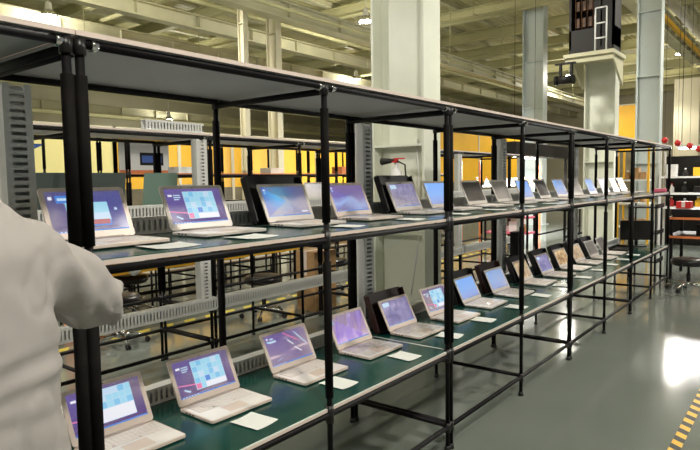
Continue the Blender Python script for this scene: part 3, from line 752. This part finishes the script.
places = ['by the left picture edge', 'left of the first rear post', 'near the star base', 'right of the star base', 'left of the tall brown carton', 'by the end of the bench']
for k in range(6):
    carton(2.3+.85*k, 6.85-.1*(k % 2), 0 if 0 else .3605, .36, .3, rn.uniform(.25, .5), (M_dark, M_yellow, M_dark, M_card, M_dark, M_white)[k], 'crate at the front of the low third row shelf, '+places[k], 'crate', 'crates at the front of the third row') if 0 else None
for k in range(7):
    t = thing('frame_stand', 'low black pipe stand on the floor before the third row, '+['leftmost', 'second from the left', 'third from the left', 'middle', 'third from the right', 'second from the right', 'rightmost'][k]+' one', 'stand', (2.2+1.15*k, 6.75 if k % 2 else 6.8, 0), .2*(k % 3), 'low black stands before the third row')
    for sx_ in (-.2, .2):
        for sy_ in (-.1, .1): b = MB(); b.tube((sx_, sy_, 0), (sx_, sy_, .5), .014, n=8); b.build('leg', M_black, t)
    b = MB(); b.box(-.23, .23, -.12, .12, .5, .53); b.build('top', M_dark if k % 2 else M_yellow, t)
# poster
t = thing('picture_board', 'white board with a dark product picture behind the second row', 'board', (4.95, 7.55, 1.702))
b = MB(); b.box(-.42, .38, 0, .02, 0, .45); b.build('panel', M_white, t)
b = MB(); b.box(-.1, .28, -.004, 0, .12, .3, 0); b.box(-.07, .25, -.006, -.004, .16, .26, 1); b.box(-.42, .38, -.004, 0, 0, .05, 2); b.build('print', [M_dark, M_blue, M_orange], t)
# blue triangular pennant
b = MB(); b.prism([(0, 0), (.55, 0), (0, -.26)], -.005, .005, M=Matrix.Rotation(math.radians(90), 4, 'X'))
o = b.build('blue_pennant', M_blue, loc=(3.2, 8.0, 2.1)); tag(o, 'dark blue pennant hanging behind the first bay at left', 'pennant')
b = MB(); b.tube((3.2, 8.0, 2.1), (3.2, 8.0, 7.5), .004, n=6); o = b.build('pennant_cord', M_white); tag(o, 'thin cord holding the blue pennant', 'cord')
# red lantern-like bag hanging in second row
carton(3.03, 5.8, 0, .3, .3, .9, M_orange, 'orange upright bin behind the second row at left', 'bin')
t = carton(3.05, 7.5, 1.102+.0, .2, .15, .28, M_red, 'red box on the middle shelf of the third row', 'red box')
# white plastic bag hanging below
t = thing('plastic_bag', 'white plastic bag hanging under the second row middle shelf', 'bag', (2.42, 3.9, 1.05))
b = MB(); b.lathe([(.01, -.16), (.05, -.12), (.09, -.02), (.085, .08), (.03, .17), (.02, .2)], n=14); o = b.build('bag', M_white, t)
for v in o.data.vertices: v.co += Vector((noise.noise(v.co*18), noise.noise(v.co*18+Vector((5, 0, 0))), 0))*.03
# black monitor low bench region
for k, x in enumerate((4.2, 5.4)):
    t = thing('black_monitor', ['black monitor on a low bench behind the second row, nearer one', 'black monitor on a low bench behind the second row, farther one'][k], 'monitor', (x+.3, 6.2, .6))
    b = MB(); b.box(-.3, .3, -.02, .03, .12, .42); b.build('display', M_dark, t, bevel=.008)
    b = MB(); b.tube((0, .03, 0), (0, .03, .25), .02); b.rbox(-.12, .12, -.08, .12, 0, .015, .02); b.build('stand', M_dark, t)
def bench(label, x0, x1, y0, y1, z, m_top, edge, zs=(), name='workbench', group=None):
    t = thing(name, label, 'workbench', ((x0+x1)/2, (y0+y1)/2, 0), 0, group); hx, hy = (x1-x0)/2, (y1-y0)/2
    for zz in (z,)+tuple(zs):
        b = MB(); fs = b.box(-hx, hx, -hy, hy, zz-.035, zz)
        for f in fs: f.material_index = 1
        fs[5].material_index = 0
        b.build('tabletop' if zz == z else 'shelf', [m_top, edge], t)
    for sx_ in (-1, 1):
        for sy_ in (-1, 1):
            b = MB(); b.box(sx_*(hx-.05)-.02, sx_*(hx-.05)+.02, sy_*(hy-.05)-.02, sy_*(hy-.05)+.02, 0, z-.036); b.build('leg', M_black, t)
    b = MB(); b.box(-hx+.05, hx-.05, -hy+.03, -hy+.06, .2, .24); b.box(-hx+.05, hx-.05, hy-.06, hy-.03, .2, .24); b.build('stretcher', M_black, t)
    return t
bench('low yellow topped bench behind the second row, between it and the third row', 3.2, 6.4, 5.95, 6.5, .6, M_card, M_yellow)
bench('black bench with two orange edged tops beyond the stool', 10.0, 11.0, .2, 1.75, .94, M_dark, M_orange, (.66,))
t = thing('black_tray', 'long black tray lying on the orange edged bench', 'tray', (10.15, 1.35, .941))
b = MB(); b.rbox(-.12, .2, -.35, .35, 0, .03, .05); b.rbox(-.14, .22, -.38, .38, .03, .12, .06); b.build('shell', M_slv, t)
carton(10.5, 1.6, .941, .25, .2, .22, M_red, 'red box standing on the orange edged bench', 'red box')
for k_, (x_, y_) in enumerate(((10.3, .7), (10.6, 1.0), (10.4, 1.3))):
    carton(x_, y_, .6605, .3, .2, .16, (M_white, M_dark, M_dark)[k_], ['white box on the lower shelf of the orange edged bench', 'black box in the middle of the lower bench shelf', 'black box at the left of the lower bench shelf'][k_])
t = thing('tube_lamp', 'white tube lamp hung over the white goods shelf', 'lamp', (13.9, 1.5, 2.12))
b = MB(); b.box(-.06, .06, -.8, .8, .02, .06); b.build('housing', M_white, t)
b = MB(); b.tube((0, -.75, 0), (0, .75, 0), .018); b.build('tube', mat('tube_glow', (1, .98, .92), emit=30), t)
b = MB(); b.tube((0, -.7, .06), (0, -.7, 5.1), .006); b.build('hanger', M_dark, t)
b = MB(); b.tube((0, .7, .06), (0, .7, 5.1), .006); b.build('hanger', M_dark, t)
t = thing('tube_lamp', 'white tube lamp hung before the bright goods shelf', 'lamp', (15.6, 6.2, 2.1), math.pi/2)
b = MB(); b.box(-.06, .06, -.8, .8, .02, .06); b.build('housing', M_white, t)
b = MB(); b.tube((0, -.75, 0), (0, .75, 0), .018); b.build('tube', bpy.data.materials['tube_glow'], t)
b = MB(); b.tube((0, -.7, .06), (0, -.7, 5.0), .006); b.build('hanger', M_dark, t)
b = MB(); b.tube((0, .7, .06), (0, .7, 5.0), .006); b.build('hanger', M_dark, t)
for q_, e_ in (((13.6, 1.5, 2.1), (0, math.radians(40), 0)), ((15.6, 5.95, 2.02), (math.radians(50), 0, 0))):
    l = bpy.data.lights.new('tube_light', 'AREA'); l.shape = 'RECTANGLE'; l.size = .1; l.size_y = 1.5; l.energy = 60; l.color = (1, .98, .95)
    lo = bpy.data.objects.new('tube_light', l); C.objects.link(lo); lo.location = q_; lo.rotation_euler = e_
    if e_[0]: l.size, l.size_y = 3.5, .1; l.energy = 520
bench('white edged bench behind the column with the cabinet', 13.5, 17, 4.4, 5.2, .85, M_white, M_white, name='far_workbench')
# dark cabinet block at (515-570,145-158): long dark hood over far bench
t = thing('dark_hood', 'long dark hood above the far benches, beyond the second row', 'hood', (15.4, 5.7, 2.1))
b = MB(); b.box(-2.1, 2.1, -.2, .2, 0, .32); b.build('housing', M_dark, t, bevel=.02)
for x in (-2.0, 2.0): b = MB(); b.box(x-.03, x+.03, -.03, .03, -2.1, 0); b.build('support', M_black, t)
# goods shelving: white shelf racks
def goods_rack(label, x, y, rz, wd, zs, H, m_sh, m_post, items, gname, seed, dp=.5, brown=False):
    t = thing('goods_shelf', label, 'shelf', (x, y, 0), rz)
    for z in zs:
        b = MB(); b.box(-wd/2, wd/2, -dp/2, dp/2, z-.04, z); b.build('shelf_board', m_sh, t)
    for sx_ in (-1, 1):
        for sy_ in (-1, 1):
            b = MB(); b.box(sx_*wd/2-.02, sx_*wd/2+.02, sy_*dp/2-.02, sy_*dp/2+.02, 0, H); b.build('post', m_post, t)
    rn = random.Random(seed); k = 0
    n = items
    for zi, z in enumerate(zs):
        for i in range(n):
            u = -wd/2+.06+(wd-.12)*(i+.5)/n
            px = x+u*math.cos(rz); py = y+u*math.sin(rz)
            m_, cn = rn.choice([(M_white, 'white'), (M_white, 'white'), (M_card, 'brown'), (M_dark, 'black'), (M_red, 'red'), (M_yellow, 'yellow'), (M_blue, 'blue'), (M_card, 'brown')])
            if brown: m_, cn = (M_card, 'brown')
            row = ['lowest', 'second', 'third', 'fourth'][zi]
            pos = ['first', 'second', 'third', 'fourth', 'fifth', 'sixth', 'seventh', 'eighth', 'ninth'][i]
            kind = rn.random()
            lbl = '%s %s on the %s shelf, %s from the left, of the %s'
            if kind < .45:
                tt = thing('bottle', lbl % (cn, 'bottle', row, pos, gname), 'bottle', (px, py, z+.0005), 0, 'goods on the '+gname)
                b = MB(); r = rn.uniform(.04, min(.08, wd/n*.35)); h = rn.uniform(.14, .21); b.lathe([(r*.9, 0), (r, .01), (r, h*.65), (r*.35, h*.82), (r*.35, h)], n=14); b.build('body', m_, tt)
                b = MB(); b.tube((0, 0, h), (0, 0, h+.03), r*.4); b.build('cap', M_white if m_ != M_white else M_red, tt)
            else:
                carton(px, py, z+.0005, rn.uniform(min(.14, wd/n*.7), min(.34, wd/n*.8)), .25, rn.uniform(.12, .26), m_, lbl % (cn, 'box', row, pos, gname), 'box', 'goods on the '+gname, rz)
goods_rack('white goods shelf at the right edge beyond the racks', 14.5, 1.45, math.pi/2, 2.4, (.9, 1.2, 1.55), 2.1, M_white, M_white, 9, 'white goods shelf', 4)
goods_rack('brown goods shelf behind the far end of the laptop racks', 14.0, 3.08, math.pi/2, .6, (.5, 1.0, 1.5), 2.3, M_white, M_yellow, 3, 'brown goods shelf', 9, brown=True)
goods_rack('bright goods shelf beyond the second row, left of the cabinet column', 15.4, 6.7, 0, 4.0, (.6, 1.0, 1.4), 2.0, M_white, M_orange, 7, 'bright goods shelf', 12)
goods_rack('dark framed goods shelf below the hood', 13.0, 5.5, math.pi/2, 1.0, (.35, .7, 1.05), 1.3, M_pink, M_black, 4, 'dark framed goods shelf', 22)
t = thing('dark_backing', 'tall dark cupboard added for contrast behind the white goods shelf', 'backing', (15.4, 1.3, 0))  # added dark backing that darkens the gaps between the white goods
b = MB(); b.box(-.25, .25, -1.5, 1.4, 0, 2.0); b.build('housing', M_dark, t)
for k in range(4):
    b = MB(); b.box(-.27, -.252, -1.48+.72*k, -.80+.72*k, .05, 1.95); d_ = b.build('door', M_dark, t)
    b = MB(); b.box(-.29, -.271, -.86+.72*k, -.84+.72*k, .9, 1.05); b.build('handle', M_chrome, d_)
t = thing('pipe_trolley', 'small black pipe trolley between the last rack and the orange edged bench', 'trolley', (9.75, 2.0, 0))
for sx_ in (-.2, .2):
    for sy_ in (-.18, .18):
        b = MB(); b.tube((sx_, sy_, .06), (sx_, sy_, 1.15), .014); l_ = b.build('post', M_black, t)
        b = MB(); b.tube((sx_, sy_-.012, .03), (sx_, sy_+.012, .03), .03); b.build('caster', M_rubber, l_)
for z in (.3, .72, 1.1): b = MB(); b.box(-.22, .22, -.2, .2, z-.01, z+.01); b.box(-.22, .22, -.21, -.2, z-.01, z+.05); b.build('shelf', M_dark, t)
# red hanging balls
for k, (x, y, z) in enumerate(((12.0, 2.17, 2.2), (12.0, 1.96, 2.14), (12.0, 1.77, 2.08), (12.0, 1.63, 2.02))):
    t = thing('red_ball', ['red hanging ball, leftmost of the row at the right', 'red hanging ball, second from left at the right', 'red hanging ball, third from left at the right', 'red hanging ball, nearest the right picture edge'][k], 'ball', (x, y, z), 0, 'red balls hung above the far goods')
    b = MB(); b.lathe([(.01, -.055), (.035, -.045), (.053, -.015), (.055, .01), (.04, .04), (.01, .055)], n=18); b.build('ball', M_red, t)
    b = MB(); b.tube((0, 0, .055), (0, 0, 7.5-z), .003, n=6); b.build('cord', M_dark, t)
# pink tray at far end of middle shelf
t = thing('pink_tray', 'pink plastic tray at the far end of the middle shelf', 'tray', (9.2, 1.72, ZM+.001), .2)
b = MB(); b.rbox(-.13, .13, -.08, .08, 0, .01, .02); b.rbox(-.14, .14, -.09, .09, .01, .045, .02); b.build('shell', M_pink, t)

# ------------------------------------------------------------------ person
P = (.285, 1.05)
t = thing('person', 'person in a pale grey smock seen from behind, right elbow out', 'person', (P[0], P[1], 0), 0)
def skin_body():
    me = bpy.data.meshes.new('body'); V = []; R_ = []; E_ = []
    def add(p, r, par=None):
        V.append(p); R_.append(r)
        if par is not None: E_.append((par, len(V)-1))
        return len(V)-1
    pel = add((0, 0, .95), .13)
    ch = [pel]
    for z, r in ((1.1, .115), (1.28, .125), (1.40, .095)): ch.append(add((0, 0, z), r, ch[-1]))
    nk = add((0, .01, 1.55), .055, ch[-1]); nk2 = add((0, .03, 1.61), .053, nk)
    h1 = add((0, .05, 1.68), .085, nk2); h2 = add((0, .045, 1.76), .095, h1); h3 = add((0, .04, 1.82), .065, h2)
    hands = []
    for s_, el, wr in ((1, (.335, .095, 1.31), (.26, .34, 1.365)), (-1, (-.30, .06, 1.20), (-.26, .32, 1.36))):
        sh = add((.15*s_, 0, 1.42), .05, ch[-1]); e = add(el, .042, sh); w_ = add(wr, .027, e)
        hands.append((s_, Vector(el), Vector(wr)))
        hip = add((.09*s_, 0, .88), .09, pel); kn = add((.11*s_, .02, .48), .058, hip); an = add((.12*s_, -.02, .1), .04, kn)
        heel = add((.12*s_, -.02, .05), .038, an); toe = add((.13*s_, .15, .035), .03, heel)
        d = (Vector(wr)-Vector(el)).normalized(); palm = add(Vector(wr)+d*.07, .03, w_)
        side = d.cross(Vector((0, 0, 1))).normalized()
        for f, (o_, l_) in enumerate(((-.028, .062), (-.01, .072), (.009, .068), (.027, .052))):
            b0 = add(Vector(wr)+d*.1+side*o_, .0095, palm); b1 = add(Vector(wr)+d*(.1+l_*.55)+side*o_*1.15+Vector((0, 0, -.008)), .0085, b0)
            add(Vector(wr)+d*(.1+l_*.85)+side*o_*1.15+Vector((0, 0, -.03)), .007, b1)
        th0 = add(Vector(wr)+d*.04-side*.038*s_, .012, palm); add(Vector(wr)+d*.085-side*.055*s_+Vector((0, 0, -.02)), .009, th0)
    me.from_pydata([tuple(v) for v in V], E_, [])
    o = bpy.data.objects.new('body', me); C.objects.link(o)
    sk = o.modifiers.new('skin', 'SKIN')
    for i, r in enumerate(R_): me.skin_vertices[0].data[i].radius = (r, r*(.72 if i in ch else 1))
    me.skin_vertices[0].data[0].use_root = True
    ss = o.modifiers.new('ss', 'SUBSURF'); ss.levels = 2; ss.render_levels = 2
    return o
def bake(o, name, m_, parent):
    dg = bpy.context.evaluated_depsgraph_get(); me = bpy.data.meshes.new_from_object(o.evaluated_get(dg))
    me.name = name; me.materials.clear(); me.materials.append(m_)
    for p_ in me.polygons: p_.use_smooth = True
    bpy.data.objects.remove(o)
    n_ = bpy.data.objects.new(name, me); C.objects.link(n_); n_.parent = parent; return n_
body = bake(skin_body(), 'body', M_skin, t)
# face: nose and ears shaped by lofted bumps on the head
hd = Vector((0, .045, 1.73))
for v in body.data.vertices:
    if v.co.z > 1.62:
        q = v.co-hd
        if q.y > .05: v.co.y += .022*math.exp(-(q.x/.014)**2-((q.z+.01)/.025)**2) - .006*math.exp(-((abs(q.x)-.032)/.014)**2-((q.z-.012)/.012)**2)
b = MB()
for s_ in (-1, 1): b.path([(s_*.088, .03, 1.70), (s_*.1, .025, 1.715), (s_*.102, .02, 1.745), (s_*.09, .03, 1.76)], [.008, .012, .013, .007])
b.build('ears', M_skin, t)
b = MB()
for s_ in (-1, 1): b.lathe([(.001, 1.728), (.008, 1.733), (.011, 1.74), (.008, 1.747), (.001, 1.752)], s_*.032, .128, 12)
b.build('eyes', M_white, t)
b = MB(); b.path([(-.026, .128, 1.672), (0, .138, 1.67), (.026, .128, 1.672)], [.003, .006, .003]); b.build('lips', mat('lips', (.4, .12, .1), .5), t)
b = MB(); ico = bmesh.ops.create_icosphere(b.bm, subdivisions=4, radius=1)
for v in list(b.bm.verts):
    v.co = Vector((v.co.x*.108, v.co.y*.12, v.co.z*.12))
    v.co *= 1+.03*noise.noise(v.co*60)
    v.co += Vector((0, .028, 1.765))
kill = [v for v in b.bm.verts if (v.co.y > .09 and v.co.z < 1.80) or v.co.z < 1.665 or (v.co.y > .05 and v.co.z < 1.74)]
bmesh.ops.delete(b.bm, geom=kill, context='VERTS')
for f in b.bm.faces: f.smooth = True
b.build('hair', M_hair, t)
# smock
def loft(b, rings, n=40):
    prev = None
    for (cx, cy_, cz, a, bb, tiltx) in rings:
        R_ = [b.bm.verts.new((cx+a*math.copysign(abs(math.cos(q))**.85, math.cos(q)), cy_+bb*math.copysign(abs(math.sin(q))**.85, math.sin(q)), cz+tiltx*math.sin(q))) for q in [k*2*math.pi/n for k in range(n)]]
        if prev:
            for i in range(n): b.bm.faces.new((prev[i], prev[(i+1) % n], R_[(i+1) % n], R_[i]))
        else: b.bm.faces.new(R_[::-1])
        prev = R_
    b.bm.faces.new(prev)
b = MB()
loft(b, [(0, 0, .62, .265, .19, 0), (0, 0, .8, .245, .175, 0), (0, 0, 1.0, .222, .158, 0), (0, 0, 1.12, .205, .145, 0), (0, 0, 1.22, .198, .142, 0), (0, 0, 1.33, .197, .142, 0), (0, 0, 1.41, .2, .135, 0),
         (0, 0, 1.455, .198, .12, 0), (0, .0, 1.49, .17, .1, 0), (0, .005, 1.525, .135, .088, 0), (0, .01, 1.555, .09, .076, 0), (0, .015, 1.59, .075, .07, 0)])
for s_, pts in ((1, [((.10, 0, 1.43), .085), ((.155, .005, 1.425), .078), ((.205, .03, 1.40), .069), ((.27, .055, 1.358), .062), ((.325, .085, 1.32), .060), ((.352, .125, 1.315), .063), ((.348, .19, 1.318), .057), ((.29, .28, 1.345), .046), ((.27, .32, 1.36), .043)]),
                (-1, [((-.10, 0, 1.43), .085), ((-.17, .01, 1.43), .08), ((-.22, .02, 1.37), .07), ((-.27, .04, 1.28), .064), ((-.30, .07, 1.22), .062), ((-.295, .13, 1.23), .056), ((-.28, .22, 1.29), .05), ((-.265, .3, 1.345), .044)])):
    b.path([p for p, _ in pts], [r for _, r in pts], n=28)
o = b.build('smock', M_cloth, None)
rm = o.modifiers.new('rm', 'REMESH'); rm.mode = 'VOXEL'; rm.voxel_size = .009
sm_ = o.modifiers.new('sm', 'SMOOTH'); sm_.iterations = 6; sm_.factor = .6
smock = bake(o, 'smock', M_cloth, t)
me = smock.data
nrm = [v.normal.copy() for v in me.vertices]
def crease(v):
    d = 0
    # waist folds across the back, slightly tilted
    for z0, a_, sl, wv in ((1.235, .004, .10, .0), (1.205, .0035, .02, 1.3), (1.165, .003, -.08, 2.1), (1.27, .003, .2, .7)):
        zz = v.z-z0-sl*v.x-.012*math.sin(v.x*17+wv)
        m_ = .6+.4*math.sin(v.x*9+wv*2); d += a_*m_*(math.exp(-(zz/.010)**2)-.7*math.exp(-((zz+.018)/.012)**2))
    # drag lines from the armpit towards the elbow and down the back
    k = v.x*math.cos(.5)+v.z*math.sin(.5)
    arm = max(0, min(1, (v.x-.14)/.1))
    d += arm*.009*math.sin(k*95+3*noise.noise(v*9))*(.5+noise.noise(v*7+Vector((3, 1, 0))))
    e_ = Vector((.35, .11, 1.29)); r_ = (v-e_).length; ang = math.atan2(v.z-e_.z, v.x-e_.x)
    d += .006*math.exp(-((r_-.08)/.05)**2)*math.sin(ang*6+r_*50)
    a_ = Vector((.2, -.06, 1.33)); q_ = v-a_; d -= .005*math.exp(-((q_.x*.6+q_.z*.8)/.012)**2-((q_.x*.8-q_.z*.6)/.07)**2)
    q_ = v-Vector((.17, -.1, 1.40)); d -= .005*math.exp(-((q_.x*.95+q_.z*.3)/.010)**2-((q_.z)/.09)**2)
    low_ = max(0, min(1, (1.12-v.z)/.3)); d += low_*.012*math.sin(math.atan2(v.y, v.x)*9+2*noise.noise(v*4))
    d += .007*noise.noise(Vector((v.x*6, v.y*6, v.z*11)))+.003*noise.noise(v*26)-.0035*max(0, 1-abs(noise.noise(Vector((v.x*5+v.z*6, v.y*5, v.z*4-v.x*7))))*14)
    return d
for v, n_ in zip(me.vertices, nrm): v.co += n_*crease(v.co)
# back seam & collar
b = MB(); b.path([(.07*math.cos(a), .014+.066*math.sin(a), 1.588) for a in [k*2*math.pi/24 for k in range(25)]], .009, n=8); b.build('collar', M_cloth, smock)
# trousers and shoes
b = MB()
for s_ in (-1, 1): b.path([(.09*s_, 0, .95), (.1*s_, 0, .8), (.112*s_, .02, .5), (.12*s_, -.01, .25), (.12*s_, -.02, .06)], [.115, .105, .08, .072, .075], n=20)
b.build('trousers', M_trouser, t)
for s_ in (-1, 1):
    b = MB(); b.path([(.12*s_, -.075, .045), (.12*s_, -.03, .05), (.125*s_, .05, .048), (.13*s_, .13, .04), (.132*s_, .19, .032)], [.03, .046, .045, .042, .025], n=14); b.build('shoe', M_rubber, t)
